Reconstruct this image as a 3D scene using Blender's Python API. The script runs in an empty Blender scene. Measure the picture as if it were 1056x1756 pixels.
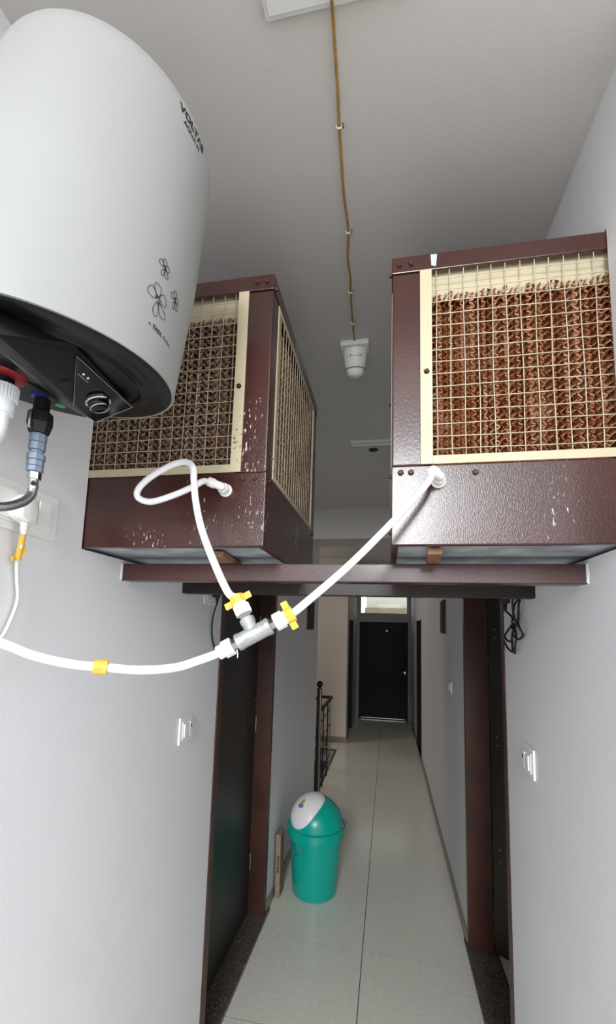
import bpy, bmesh, math, random
from mathutils import Vector, Matrix
random.seed(7)
S = bpy.context.scene
COL = S.collection
R = math.radians

# ------------------------------------------------------------------ camera, world, lights, exposure
W_PX, H_PX, F_PX, CY_PX = 1056, 1756, 740.0, 986.5
EYE = Vector((0, 0, 1.92))
def cam_axes():
    yaw, pitch, roll = .1869, .1241, .0291
    c, s = math.cos(yaw), math.sin(yaw)
    f0, r0, u0 = Vector((-s, c, 0)), Vector((c, s, 0)), Vector((0, 0, 1))
    c, s = math.cos(pitch), math.sin(pitch)
    f1, u1 = c*f0 + s*u0, -s*f0 + c*u0
    c, s = math.cos(roll), math.sin(roll)
    return c*r0 + s*u1, -s*r0 + c*u1, f1
cr, cu, cf = cam_axes()
cd = bpy.data.cameras.new('camera'); cam = bpy.data.objects.new('camera', cd); COL.objects.link(cam)
cam.matrix_world = Matrix(((cr.x, cu.x, -cf.x, EYE.x), (cr.y, cu.y, -cf.y, EYE.y), (cr.z, cu.z, -cf.z, EYE.z), (0, 0, 0, 1)))
cd.sensor_fit = 'VERTICAL'; cd.sensor_height = 36; cd.lens = 36*F_PX/H_PX
cd.shift_y = (CY_PX - H_PX/2)/H_PX
cd.clip_start = .02; cd.clip_end = 200
S.camera = cam

wd = bpy.data.worlds.new('sky'); S.world = wd; wd.use_nodes = True
bg = wd.node_tree.nodes['Background']
bg.inputs[0].default_value = (.95, .97, 1.0, 1); bg.inputs[1].default_value = 1.08

def area(name, loc, target, sx, sy, power, col=(1, 1, 1)):
    l = bpy.data.lights.new(name, 'AREA'); l.shape = 'RECTANGLE'; l.size = sx; l.size_y = sy; l.energy = power; l.color = col
    o = bpy.data.objects.new(name, l); COL.objects.link(o); o.location = loc
    o.rotation_euler = (Vector(target) - Vector(loc)).to_track_quat('-Z', 'Y').to_euler(); return o
# daylight entering through the open balcony end behind the camera
area('balcony_daylight', (.08, -6.0, 4.1), (-.1, 2.0, 1.9), 1.3, 1.9, 205, (.96, .98, 1.0))
# added fill lamp, no window behind it: lifts the stairwell and far corridor
area('stairwell_fill', (-2.7, 6.4, 2.5), (-.8, 6.8, 1.2), .8, 1.0, 8, (1.0, .94, .87))

S.view_settings.view_transform = 'Standard'; S.view_settings.look = 'None'
S.view_settings.gamma = 1; S.view_settings.exposure = 0.88; S.view_settings.use_curve_mapping = False

# ------------------------------------------------------------------ materials
def lin(c): return tuple(((v/255)/12.92 if v/255 <= .04045 else (((v/255)+.055)/1.055)**2.4) for v in c) + (1,)
class NT:
    def __init__(s, name):
        s.m = bpy.data.materials.new(name); s.m.use_nodes = True; s.t = s.m.node_tree; s.b = s.t.nodes['Principled BSDF']
    def n(s, kind, **kw):
        x = s.t.nodes.new(kind)
        for k, v in kw.items():
            if k in x.inputs: x.inputs[k].default_value = v
            else: setattr(x, k, v)
        return x
    def l(s, a, b): s.t.links.new(a, b)
    def coord(s): return s.n('ShaderNodeTexCoord').outputs['Object']
    def geo(s): return s.n('ShaderNodeNewGeometry').outputs['Position']
def mat(name, col, rough=.5, metal=0, bump=0, bscale=80, var=0, vscale=6, coat=0, spec=.5, col2=None, emis=0, trans=0, stretch=None):
    t = NT(name); b = t.b
    b.inputs['Base Color'].default_value = lin(col); b.inputs['Roughness'].default_value = rough
    b.inputs['Metallic'].default_value = metal; b.inputs['Coat Weight'].default_value = coat
    b.inputs['Specular IOR Level'].default_value = spec; b.inputs['Transmission Weight'].default_value = trans
    src = t.geo()
    if stretch:
        mp = t.n('ShaderNodeMapping'); mp.inputs['Scale'].default_value = stretch; t.l(src, mp.inputs['Vector']); src = mp.outputs[0]
    if var or col2:
        nz = t.n('ShaderNodeTexNoise', Scale=vscale, Detail=4.0); t.l(src, nz.inputs['Vector'])
        rp = t.n('ShaderNodeValToRGB'); a = lin(col)
        c2 = lin(col2) if col2 else tuple(max(0, v*(1-var)) for v in a[:3]) + (1,)
        rp.color_ramp.elements[0].position = .38; rp.color_ramp.elements[1].position = .62
        rp.color_ramp.elements[0].color = a; rp.color_ramp.elements[1].color = c2
        t.l(nz.outputs['Fac'], rp.inputs[0]); t.l(rp.outputs[0], b.inputs['Base Color'])
    if bump:
        nb = t.n('ShaderNodeTexNoise', Scale=bscale, Detail=3.0); t.l(src, nb.inputs['Vector'])
        bp = t.n('ShaderNodeBump', Strength=bump, Distance=.004); t.l(nb.outputs['Fac'], bp.inputs['Height']); t.l(bp.outputs[0], b.inputs['Normal'])
    if emis:
        b.inputs['Emission Color'].default_value = lin(col); b.inputs['Emission Strength'].default_value = emis
    return t.m

def speck_mat(name, base, specks, scale, thr, rough, bump, bscale, stretch=(1, 1, 1), coat=.3, blot=None, metal=0):
    """paint with light chips and fine relief"""
    t = NT(name); b = t.b; g = t.geo()
    mp = t.n('ShaderNodeMapping'); mp.inputs['Scale'].default_value = stretch; t.l(g, mp.inputs['Vector'])
    n1 = t.n('ShaderNodeTexNoise', Scale=3.0, Detail=5.0); t.l(g, n1.inputs['Vector'])
    r1 = t.n('ShaderNodeValToRGB'); r1.color_ramp.elements[0].position = .35; r1.color_ramp.elements[1].position = .65
    r1.color_ramp.elements[0].color = lin(base); r1.color_ramp.elements[1].color = lin(blot or base)
    t.l(n1.outputs['Fac'], r1.inputs[0])
    n2 = t.n('ShaderNodeTexNoise', Scale=scale, Detail=3.0, Roughness=.6); t.l(mp.outputs[0], n2.inputs['Vector'])
    n3 = t.n('ShaderNodeTexNoise', Scale=4.5, Detail=1.0); t.l(g, n3.inputs['Vector'])
    mul = t.n('ShaderNodeMath', operation='MULTIPLY'); t.l(n2.outputs['Fac'], mul.inputs[0]); t.l(n3.outputs['Fac'], mul.inputs[1])
    r2 = t.n('ShaderNodeValToRGB'); r2.color_ramp.elements[0].position = thr; r2.color_ramp.elements[1].position = thr + .03
    t.l(mul.outputs[0], r2.inputs[0])
    mx = t.n('ShaderNodeMixRGB'); mx.inputs[2].default_value = lin(specks)
    t.l(r2.outputs[0], mx.inputs[0]); t.l(r1.outputs[0], mx.inputs[1]); t.l(mx.outputs[0], b.inputs['Base Color'])
    n4 = t.n('ShaderNodeTexNoise', Scale=bscale, Detail=2.0); t.l(mp.outputs[0], n4.inputs['Vector'])
    bp = t.n('ShaderNodeBump', Strength=bump, Distance=.002); t.l(n4.outputs['Fac'], bp.inputs['Height']); t.l(bp.outputs[0], b.inputs['Normal'])
    b.inputs['Roughness'].default_value = rough; b.inputs['Coat Weight'].default_value = coat; b.inputs['Coat Roughness'].default_value = .16
    b.inputs['Metallic'].default_value = metal
    return t.m

def wall_mat(name, col, dirt=.25):
    t = NT(name); b = t.b; g = t.geo()
    a = t.n('ShaderNodeTexNoise', Scale=1.3, Detail=6.0, Roughness=.6); t.l(g, a.inputs['Vector'])
    r = t.n('ShaderNodeValToRGB'); c = lin(col)
    r.color_ramp.elements[0].position = .3; r.color_ramp.elements[1].position = .75
    r.color_ramp.elements[0].color = tuple(v*.93 for v in c[:3]) + (1,); r.color_ramp.elements[1].color = c
    t.l(a.outputs['Fac'], r.inputs[0])
    n2 = t.n('ShaderNodeTexNoise', Scale=9.0, Detail=8.0, Roughness=.75); t.l(g, n2.inputs['Vector'])
    r2 = t.n('ShaderNodeValToRGB'); r2.color_ramp.elements[0].position = .66; r2.color_ramp.elements[1].position = .74
    t.l(n2.outputs['Fac'], r2.inputs[0])
    sc = t.n('ShaderNodeMath', operation='MULTIPLY'); sc.inputs[1].default_value = dirt; t.l(r2.outputs[0], sc.inputs[0])
    mx = t.n('ShaderNodeMixRGB'); mx.inputs[2].default_value = tuple(v*.62 for v in c[:3]) + (1,)
    t.l(sc.outputs[0], mx.inputs[0]); t.l(r.outputs[0], mx.inputs[1]); t.l(mx.outputs[0], b.inputs['Base Color'])
    n3 = t.n('ShaderNodeTexNoise', Scale=120.0, Detail=3.0); t.l(g, n3.inputs['Vector'])
    bp = t.n('ShaderNodeBump', Strength=.12, Distance=.003); t.l(n3.outputs['Fac'], bp.inputs['Height']); t.l(bp.outputs[0], b.inputs['Normal'])
    b.inputs['Roughness'].default_value = .62; b.inputs['Specular IOR Level'].default_value = .3
    return t.m

def granite_mat(name, c1, c2, c3, scale=170):
    t = NT(name); b = t.b; g = t.geo()
    v = t.n('ShaderNodeTexVoronoi', Scale=scale); t.l(g, v.inputs['Vector'])
    r = t.n('ShaderNodeValToRGB'); e = r.color_ramp.elements
    e[0].position = .0; e[0].color = lin(c1); e[1].position = 1; e[1].color = lin(c3)
    m = e.new(.55); m.color = lin(c2); m2 = e.new(.88); m2.color = lin(c2)
    sp = t.n('ShaderNodeSeparateColor'); t.l(v.outputs['Color'], sp.inputs[0]); t.l(sp.outputs[0], r.inputs[0])
    t.l(r.outputs[0], b.inputs['Base Color']); b.inputs['Roughness'].default_value = .35
    return t.m

M = dict(
    wall=wall_mat('wall_paint', (233, 233, 235)), far_wall=wall_mat('far_wall_paint', (212, 202, 194)),
    ceil=wall_mat('ceiling_paint', (216, 212, 208), .1),
    tile=mat('floor_tile', (226, 223, 212), .17, bump=.02, bscale=30, var=.07, vscale=40),
    grout=mat('dark_grout', (30, 28, 26), .95, spec=.1), granite=granite_mat('brown_granite', (48, 40, 37), (92, 81, 76), (150, 140, 132)),
    skirt=granite_mat('tan_skirting', (118, 106, 94), (142, 130, 118), (165, 152, 140)),
    black_granite=mat('black_stair_granite', (30, 30, 30), .25, var=.3, vscale=90),
    paint=speck_mat('oxblood_paint', (68, 33, 27), (200, 190, 185), 170, .45, .25, .22, 480, (1, 1, .30), .3, (52, 24, 20)),
    beam=speck_mat('beam_paint', (74, 38, 34), (190, 178, 175), 150, .46, .34, .35, 420, (1, 1, 1), .3, (58, 28, 26)),
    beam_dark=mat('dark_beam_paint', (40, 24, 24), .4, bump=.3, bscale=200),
    galv=mat('dull_galvanised_sheet', (186, 192, 196), .55, .1, var=.35, vscale=9, col2=(140, 148, 154)),
    cream=speck_mat('cream_powder_coat', (198, 188, 158), (136, 84, 50), 90, .44, .42, .15, 120, (1, 1, 1), .1, (186, 175, 145)),
    wire=mat('cream_wire', (196, 183, 156), .45, var=.18, vscale=50), wire_dull=mat('dusty_wire', (190, 174, 148), .6, var=.35, vscale=60),
    door=mat('dark_veneer', (42, 38, 33), .42, bump=.08, bscale=60, var=.35, vscale=12, stretch=(1, 1, .12)),
    jamb=mat('brown_painted_jamb', (72, 42, 34), .4, bump=.12, bscale=40, var=.3, vscale=5),
    white=mat('white_plastic', (236, 236, 232), .33), pipe=mat('white_pvc', (238, 240, 243), .28), flex=mat('white_hose', (240, 241, 243), .3, var=.06, vscale=20),
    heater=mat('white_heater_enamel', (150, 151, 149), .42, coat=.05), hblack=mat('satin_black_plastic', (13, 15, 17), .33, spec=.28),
    hgrey=mat('dark_grey_plastic', (50, 52, 54), .6, spec=.3), gloss=mat('gloss_black_panel', (5, 5, 7), .12, spec=.35), ink=mat('black_ink', (22, 22, 24), .6),
    chrome=mat('chrome', (215, 215, 218), .14, 1), steel=mat('brushed_steel', (170, 170, 168), .3, 1), zinc=mat('cast_zinc', (178, 180, 180), .42, .45, bump=.35, bscale=180, var=.2, vscale=60),
    yellow=mat('yellow_plastic', (236, 186, 72), .38), ochre=mat('ochre_wire', (176, 136, 66), .6, var=.3, vscale=60),
    red=mat('red_rubber', (150, 30, 40), .45), blue=mat('blue_rubber', (46, 70, 160), .45), green=mat('green_plastic', (70, 160, 100), .5),
    slate=mat('blue_grey_fitting', (122, 138, 154), .45), rubber=mat('black_rubber', (20, 20, 22), .5),
    teal=mat('teal_plastic', (0, 168, 150), .28), lid=mat('white_lid_plastic', (238, 235, 238), .35),
    wood=mat('raw_wood', (150, 110, 84), .7, bump=.4, bscale=60, var=.35, vscale=14, stretch=(1, .2, 1)),
    card=mat('cardboard', (150, 126, 110), .85, var=.12, vscale=20), dark=mat('near_black', (14, 16, 18), .6),
    board=mat('dark_grey_board', (52, 52, 52), .5), rust=mat('rusty_bolt', (78, 50, 40), .5, .5, var=.4, vscale=200),
    frame=mat('grey_green_frame_paint', (150, 150, 142), .5), lamp_white=mat('lamp_diffuser', (228, 228, 226), .5),
    terrace_bounce=mat('bounce_concrete', (190, 188, 182), .8, bump=.3, bscale=40, var=.15, vscale=3),
    ext=mat('outside_cream_wall', (200, 204, 190), .8), ext2=mat('outside_tan_band', (140, 134, 108), .9),
    endd=mat('far_door_veneer', (12, 15, 18), .5, spec=.2, bump=.1, bscale=8, var=.3, vscale=5), decal_y=mat('decal_yellow', (190, 160, 60), .5),
    decal_b=mat('decal_blue', (90, 130, 180), .5), print_grey=mat('pale_print', (160, 160, 160), .5),
)
def glass_mat():
    t = NT('window_glass'); t.b.inputs['Transmission Weight'].default_value = 1; t.b.inputs['Roughness'].default_value = .02
    t.b.inputs['IOR'].default_value = 1.1; return t.m
M['glass'] = glass_mat()
def braid_mat():
    t = NT('steel_braid'); g = t.coord(); w = t.n('ShaderNodeTexWave', Scale=220.0, Distortion=3.0); w.bands_direction = 'DIAGONAL'
    t.l(g, w.inputs['Vector']); r = t.n('ShaderNodeValToRGB'); r.color_ramp.elements[0].color = lin((90, 90, 92)); r.color_ramp.elements[1].color = lin((210, 210, 212))
    t.l(w.outputs['Fac'], r.inputs[0]); t.l(r.outputs[0], t.b.inputs['Base Color']); t.b.inputs['Metallic'].default_value = .9; t.b.inputs['Roughness'].default_value = .3
    return t.m
M['braid'] = braid_mat()
def pad_mat(name, a, b_, c_, sc=14):
    t = NT(name); g = t.geo(); mp = t.n('ShaderNodeMapping'); mp.inputs['Scale'].default_value = (1.8, 1.8, .45); t.l(g, mp.inputs['Vector'])
    n = t.n('ShaderNodeTexNoise', Scale=sc, Detail=5.0, Roughness=.7); t.l(mp.outputs[0], n.inputs['Vector'])
    r = t.n('ShaderNodeValToRGB'); e = r.color_ramp.elements; e[0].position = .34; e[0].color = lin(a); e[1].position = .68; e[1].color = lin(c_)
    m = e.new(.52); m.color = lin(b_); t.l(n.outputs['Fac'], r.inputs[0]); t.l(r.outputs[0], t.b.inputs['Base Color'])
    t.b.inputs['Roughness'].default_value = .95; t.b.inputs['Specular IOR Level'].default_value = .1; return t.m
M['pad_rust'] = pad_mat('rust_brown_pad', (122, 64, 34), (150, 92, 58), (196, 156, 128))
M['pad_rust_edge'] = pad_mat('rust_pad_faded_edges', (150, 88, 54), (184, 136, 104), (222, 192, 168), 10)
M['pad_dust_edge'] = pad_mat('dusty_pad_faded_edges', (140, 112, 92), (160, 134, 114), (190, 168, 148), 10)
M['pad_dust'] = pad_mat('dusty_brown_pad', (112, 86, 68), (136, 110, 92), (164, 142, 124))

# ------------------------------------------------------------------ geometry helpers
ORG = {}
def V(*a): return Vector(a)
class G:
    def __init__(s): s.bm = bmesh.new()
    def box(s, x0, x1, y0, y1, z0, z1, bev=0):
        b = bmesh.new(); bmesh.ops.create_cube(b, size=1)
        for v in b.verts: v.co = V(x0 + (x1-x0)*(v.co.x+.5), y0 + (y1-y0)*(v.co.y+.5), z0 + (z1-z0)*(v.co.z+.5))
        if bev: bmesh.ops.bevel(b, geom=b.edges[:], offset=bev, segments=2, affect='EDGES', profile=.6)
        s.add(b); return s
    def obox(s, c, ax, ay, az, hx, hy, hz, bev=0):
        b = bmesh.new(); bmesh.ops.create_cube(b, size=2)
        for v in b.verts: v.co = V(v.co.x*hx, v.co.y*hy, v.co.z*hz)
        if bev: bmesh.ops.bevel(b, geom=b.edges[:], offset=bev, segments=2, affect='EDGES', profile=.6)
        for v in b.verts: v.co = Vector(c) + Vector(ax)*v.co.x + Vector(ay)*v.co.y + Vector(az)*v.co.z
        bmesh.ops.recalc_face_normals(b, faces=b.faces); s.add(b); return s
    def add(s, b):
        me = bpy.data.meshes.new('t'); b.to_mesh(me); b.free(); s.bm.from_mesh(me); bpy.data.meshes.remove(me)
    def raw(s, vs, fs):
        v = [s.bm.verts.new(Vector(p)) for p in vs]
        for f in fs:
            try: s.bm.faces.new([v[i] for i in f])
            except ValueError: pass
        return s
    def rings(s, rs, close=True, cap=True):
        n = len(rs[0]); vv = [[s.bm.verts.new(p) for p in r] for r in rs]
        for a, b in zip(vv, vv[1:]):
            for i in range(n if close else n-1):
                j = (i+1) % n; s.bm.faces.new((a[i], a[j], b[j], b[i]))
        if cap:
            s.bm.faces.new(list(reversed(vv[0]))); s.bm.faces.new(vv[-1])
        return s
    def lathe(s, c, ax, prof, seg=32, cap=True):
        """prof: (radius, distance along ax)"""
        ax = Vector(ax).normalized(); e1 = ax.orthogonal().normalized(); e2 = ax.cross(e1)
        rs = []
        for r, t in prof:
            r = max(r, 1e-5); rs.append([Vector(c) + ax*t + r*(math.cos(a)*e1 + math.sin(a)*e2) for a in [2*math.pi*k/seg for k in range(seg)]])
        return s.rings(rs, True, cap)
    def cyl(s, a, b, r0, r1=None, seg=20, ch=0):
        a, b = Vector(a), Vector(b); L = (b-a).length; r1 = r0 if r1 is None else r1
        p = [(r0-ch, 0), (r0, ch), (r1, L-ch), (r1-ch, L)] if ch else [(r0, 0), (r1, L)]
        return s.lathe(a, b-a, p, seg)
    def tube(s, pts, r, seg=12):
        pts = [Vector(p) for p in pts]; t0 = (pts[1]-pts[0]).normalized(); u = t0.orthogonal().normalized(); rs = []
        for i, p in enumerate(pts):
            t = (pts[min(i+1, len(pts)-1)] - pts[max(i-1, 0)]).normalized()
            u = (u - t*u.dot(t)).normalized(); w = t.cross(u); rr = r[i] if isinstance(r, (list, tuple)) else r
            rs.append([p + rr*(math.cos(a)*u + math.sin(a)*w) for a in [2*math.pi*k/seg for k in range(seg)]])
        return s.rings(rs)
    def hull(s, pts, bev=0):
        b = bmesh.new()
        for p in pts: b.verts.new(Vector(p))
        bmesh.ops.convex_hull(b, input=b.verts)
        bmesh.ops.delete(b, geom=[v for v in b.verts if not v.link_faces], context='VERTS')
        bmesh.ops.dissolve_limit(b, angle_limit=R(3), verts=b.verts, edges=b.edges)
        if bev: bmesh.ops.bevel(b, geom=b.edges[:], offset=bev, segments=2, affect='EDGES', profile=.6)
        s.add(b); return s
    def build(s, name, m, parent=None, smooth=False, org=None, **tags):
        bm = s.bm
        if smooth: bmesh.ops.recalc_face_normals(bm, faces=bm.faces)
        co = [v.co for v in bm.verts]
        lo = V(*[min(c[i] for c in co) for i in range(3)]); hi = V(*[max(c[i] for c in co) for i in range(3)])
        o_ = Vector(org) if org is not None else (V((lo.x+hi.x)/2, (lo.y+hi.y)/2, lo.z) if parent is None else (lo+hi)/2)
        for v in bm.verts: v.co -= o_
        me = bpy.data.meshes.new(name)
        if not smooth:
            bmesh.ops.recalc_face_normals(bm, faces=bm.faces)
        bm.to_mesh(me); bm.free()
        ms = m if isinstance(m, (list, tuple)) else [m]
        for q in ms: me.materials.append(M[q])
        if smooth:
            me.polygons.foreach_set('use_smooth', [True]*len(me.polygons)); me.set_sharp_from_angle(angle=R(smooth if smooth is not True else 40))
        ob = bpy.data.objects.new(name, me); COL.objects.link(ob)
        ORG[ob] = o_
        if parent is not None: ob.parent = parent; ob.location = o_ - ORG[parent]
        else: ob.location = o_
        for k, v in tags.items(): ob[k] = v
        return ob
def thing(name, loc, label, cat, group=None):
    o = bpy.data.objects.new(name, None); o.empty_display_size = .05; COL.objects.link(o); o.location = loc; ORG[o] = Vector(loc)
    o['label'] = label; o['category'] = cat
    if group: o['group'] = group
    return o
def holder(name, loc):
    o = bpy.data.objects.new(name, None); o.empty_display_size = .05; COL.objects.link(o); o.location = loc; ORG[o] = Vector(loc); o['kind'] = 'structure'
    return o
def link_copy(src, parent, loc):
    c = src.copy(); COL.objects.link(c); c.parent = parent; c.location = Vector(loc) - (ORG[parent] if parent else V(0, 0, 0)); ORG[c] = Vector(loc); return c
def spline(P, n=8):
    P = [Vector(p) for p in P]; Q = [2*P[0]-P[1]] + P + [2*P[-1]-P[-2]]; out = []
    for i in range(1, len(Q)-2):
        for k in range(n):
            t = k/n; a, b, c, d = Q[i-1:i+3]
            out.append(.5*((2*b) + (c-a)*t + (2*a-5*b+4*c-d)*t*t + (3*b-a-3*c+d)*t**3))
    return out + [P[-1]]
def text_geo(body, size, fn, bold=0.0, align='CENTER', depth=0):
    """flat lettering laid on a surface by fn(x, y)"""
    cu_ = bpy.data.curves.new('t', 'FONT'); cu_.body = body; cu_.size = size; cu_.align_x = align; cu_.align_y = 'CENTER'; cu_.offset = bold; cu_.resolution_u = 3
    o = bpy.data.objects.new('t', cu_); COL.objects.link(o)
    dg = bpy.context.evaluated_depsgraph_get(); ev = o.evaluated_get(dg); me = ev.to_mesh()
    g = G(); g.raw([fn(v.co.x, v.co.y) for v in me.vertices], [tuple(p.vertices) for p in me.polygons])
    ev.to_mesh_clear(); bpy.data.objects.remove(o); bpy.data.curves.remove(cu_)
    return g

# ------------------------------------------------------------------ the setting
XL, XR, ZC = -.811, .495, 3.2
XLo, XRo = -.955, .645                     # outer faces of the side walls
CY0, CY1, CZ0, CZ1 = 1.013, 1.72, 2.12, 2.866   # air coolers
DY0, DY1, DZ = 2.02, 3.08, 2.28            # doorways
HOLE = (CY0-.004, CY1+.004, CZ0-.004, CZ1+.006)
def side_wall(name, xa, xb, y_end, extra=()):
    g = G(); y0, y1, z0, z1 = HOLE; B = lambda a, b, c, d: g.box(xa, xb, a, b, c, d)
    B(.2 if name == 'wall_left' else .80, y0, 0, ZC); B(y0, y1, 0, z0); B(y0, y1, z1, ZC); B(y1, DY0, 0, ZC); B(DY0, DY1, DZ, ZC)
    for e in extra: B(*e)
    return g.build(name, 'wall', kind='structure')
side_wall('wall_left', XLo, XL, 5, [(DY1, 5.0, 0, ZC)])
FD0, FD1, FDZ = 6.95, 7.95, 2.12           # dark doorway far on the right
side_wall('wall_right', XR, XRo, 9.95, [(DY1, FD0, 0, ZC), (FD0, FD1, FDZ, ZC), (FD1, 9.94, 0, ZC)])
G().box(-3.2, 2.6, .12, 10.1, ZC, ZC+.12).build('ceiling', 'ceil', kind='structure')
G().box(XL-.02, XR+.02, 4.42, 4.86, 2.87, ZC).build('trim_1', 'ceil', kind='structure')       # downstand beam across the corridor

# floor: slab with individual tiles
fl = G().box(-1.0, .66, .2, 5.02, -.15, -.0015).box(-.84, .66, 5.02, 10.1, -.15, -.0015).box(-3.2, -.84, 7.25, 10.1, -.15, -.0015).build('floor', 'grout', kind='structure')
XJ = -.145; TILES = {}
def tile(x0, x1, y0, y1):
    k = (round(x1-x0, 4), round(y1-y0, 4))
    if k not in TILES:
        TILES[k] = G().box(x0+.0022, x1-.0022, y0+.0022, y1-.0022, -.010, 0).build('tile', 'tile', fl)
    else: link_copy(TILES[k], fl, ((x0+x1)/2, (y0+y1)/2, -.005))
for k in range(-4, 13):
    y0 = max(2.295 + .6*k, .205); y1 = min(2.295 + .6*k + .6, 9.93)
    if y1 - y0 > .1:
        tile(XL, XJ, y0, y1); tile(XJ, XR, y0, y1)
for x in (-1.411, -2.011): tile(x, x+.6, 7.26, 7.69)

for nm, x0, x1 in (('baseboard_left', XL, XL+.010), ('baseboard_right', XR-.010, XR)):
    g = G()
    for a, b in (((.21, DY0-.07), (DY1+.002, 4.99)) if x0 < 0 else ((.81, DY0-.07), (DY1+.002, FD0-.06), (FD1+.06, 9.9))):
        g.box(x0, x1, a, b, 0.0005, .075, .002)
    g.build(nm, 'skirt', kind='structure')

# granite door sills
G().box(XLo-.03, XL+.022, DY0-.045, DY1+.045, -.009, .022, .003).build('trim_2', 'granite', kind='structure')
G().box(XR-.018, XRo+.005, DY0-.045, DY1+.045, -.009, .022, .003).build('trim_3', 'granite', kind='structure')

def doorway(name, xin, xout, y0, y1, ztop, protr):
    """frame in a side wall; xin = corridor side"""
    d = holder(name, (xin, (y0+y1)/2, .023)); s = 1 if xout > xin else -1; xa, xb = xin - s*protr, xout + s*.01
    lo, hi = min(xa, xb), max(xa, xb)
    G().box(lo, hi, y0+.001, y0+.05, .023, ztop-.001, .002).build('door_jamb', 'jamb', d)
    G().box(lo, hi, y1-.055, y1-.001, .023, ztop-.001, .002).build('door_jamb', 'jamb', d)
    G().box(lo, hi, y0+.05, y1-.055, ztop-.055, ztop-.001, .002).build('door_head', 'jamb', d)
    return d
d1 = doorway('door_1', XL, XLo, DY0, DY1, DZ, .006)
lf = G().box(XLo+.002, XLo+.037, DY0+.052, DY1-.057, .028, DZ-.058, .002).build('door_leaf', 'door', d1)
for z in (.35, 1.25, 1.95):
    h = G().cyl((XLo+.042, DY1-.058, z-.05), (XLo+.042, DY1-.058, z+.05), .005).build('door_hinge', 'steel', d1, smooth=True)
for y, z in ((DY0+.06, .5), (DY1-.07, 1.42), (DY1-.07, 1.36)):
    G().lathe((XLo+.037, y-.008, z), (1, 0, 0), [(.004, 0), (.003, .002)], 10).build('screw', 'print_grey', d1)
d2 = doorway('door_2', XR, XRo-.02, DY0, DY1, DZ, .004)
hp, u = V(XRo-.01, DY1-.063, 0), V(.76, -.65, 0).normalized(); w = V(u.y, -u.x, 0)*-1
zc = (.030+DZ-.058)/2
lf2 = G().obox(hp + u*.485 + V(0, 0, zc) + w*.017, u, w, V(0, 0, 1), .48, .0175, (DZ-.088)/2, .002).build('door_leaf', 'door', d2)
for z in (1.95, 1.90, .62, .55, 1.28, 1.23):
    c_ = hp + u*.05 + V(0, 0, z) - w*.0005
    G().lathe(c_, -w, [(.0045, 0), (.003, .002)], 10).build('screw', 'print_grey', d2)
# room seen past the open door
G().box(XRo+.02, 2.6, 1.2, 4.2, -.15, -.002).build('floor_side_room', 'tile', kind='structure')
G().box(2.6, 2.7, 1.0, 4.3, -.1, ZC).box(XRo+.02, 2.6, 4.2, 4.3, -.1, ZC).box(XRo+.26, 2.6, .9, 1.0, -.1, ZC).build('wall_side_room', 'far_wall', kind='structure')

# stairwell and far end
YE = 9.94
G().box(-3.2, -.715, 7.69, 7.82, 0, ZC).build('wall_stair_back', 'far_wall', kind='structure')
G().box(-3.2, XLo, 4.88, 5.0, -3, ZC).box(-3.3, -3.2, 4.88, 7.82, -3, ZC).build('wall_stair_side', 'far_wall', kind='structure')
G().box(-3.2, -.845, 7.22, 7.25, -3, -.011).box(-.845, -.815, 5.02, 7.25, -3, -.011).build('wall_stair_lower', 'far_wall', kind='structure')
G().box(-.845, -.815, 5.02, 7.25, -.010, .004, .002).box(-3.2, -.845, 7.22, 7.25, -.010, .004, .002).build('trim_4', 'black_granite', kind='structure')
G().box(-2.2, -.725, 7.678, 7.689, .001, .10, .002).build('baseboard_stair', 'skirt', kind='structure')
st = holder('stair_flight', (-1.9, 6.2, -1.6))
for k in range(8):
    x1 = -.848 - .28*k
    G().box(x1-.30, x1, 5.02, 7.2, -.17*(k+1)-.03, -.17*(k+1), .003).build('stair_tread', 'black_granite', st)
    G().box(x1-.020, x1-.001, 5.02, 7.2, -.17*(k+1)+.001, -.17*k-.032).build('stair_riser', 'far_wall', st)
g = G().box(-.85, -.715, 7.82, 8.0, 0, ZC).box(-.85, -.715, 8.0, 8.9, 2.12, ZC).box(-.85, -.715, 8.9, YE, 0, ZC)
g.build('wall_far_left', 'far_wall', kind='structure')
d3 = holder('door_3', (-.72, 8.45, 0))
G().box(-.85, -.705, 8.001, 8.05, .001, 2.119, .002).build('door_jamb', 'dark', d3); G().box(-.85, -.705, 8.85, 8.899, .001, 2.119, .002).build('door_jamb', 'dark', d3)
G().box(-.80, -.76, 8.052, 8.848, .003, 2.11).build('door_leaf', 'dark', d3)
d4 = holder('door_4', (XR, 7.45, 0))
for a, b in ((FD0+.001, FD0+.05), (FD1-.05, FD1-.001)): G().box(XR-.012, XRo, a, b, .001, FDZ-.001, .002).build('door_jamb', 'dark', d4)
G().box(XR+.04, XR+.08, FD0+.052, FD1-.052, .003, FDZ-.006).build('door_leaf', 'dark', d4)
# end wall, door and transom
G().box(-.85, .66, YE, YE+.14, 2.86, ZC).box(-.85, -.722, YE, YE+.14, 0, 2.86).box(.497, .66, YE, YE+.14, 0, 2.86).build('wall_end', 'far_wall', kind='structure')
d5 = holder('door_5', (-.11, YE, 0))
for a, b in ((-.72, -.655), (.43, .495)): G().box(a, b, YE-.02, YE+.12, .001, 2.855, .004).build('door_jamb', 'frame', d5)
G().box(-.654, .429, YE-.02, YE+.12, 2.13, 2.29, .004).build('transom_bar', 'frame', d5)
G().box(-.654, .429, YE-.02, YE+.12, 2.80, 2.855, .004).build('door_head', 'frame', d5)
lf5 = G().box(-.650, .425, YE+.01, YE+.05, .012, 2.126, .003).build('door_leaf', 'endd', d5)
G().box(-.654, .429, YE+.06, YE+.066, .001, 2.129).build('gap_blocker', 'dark', d5)  # unseen sheet added behind the leaf to block light through its gaps
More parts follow.
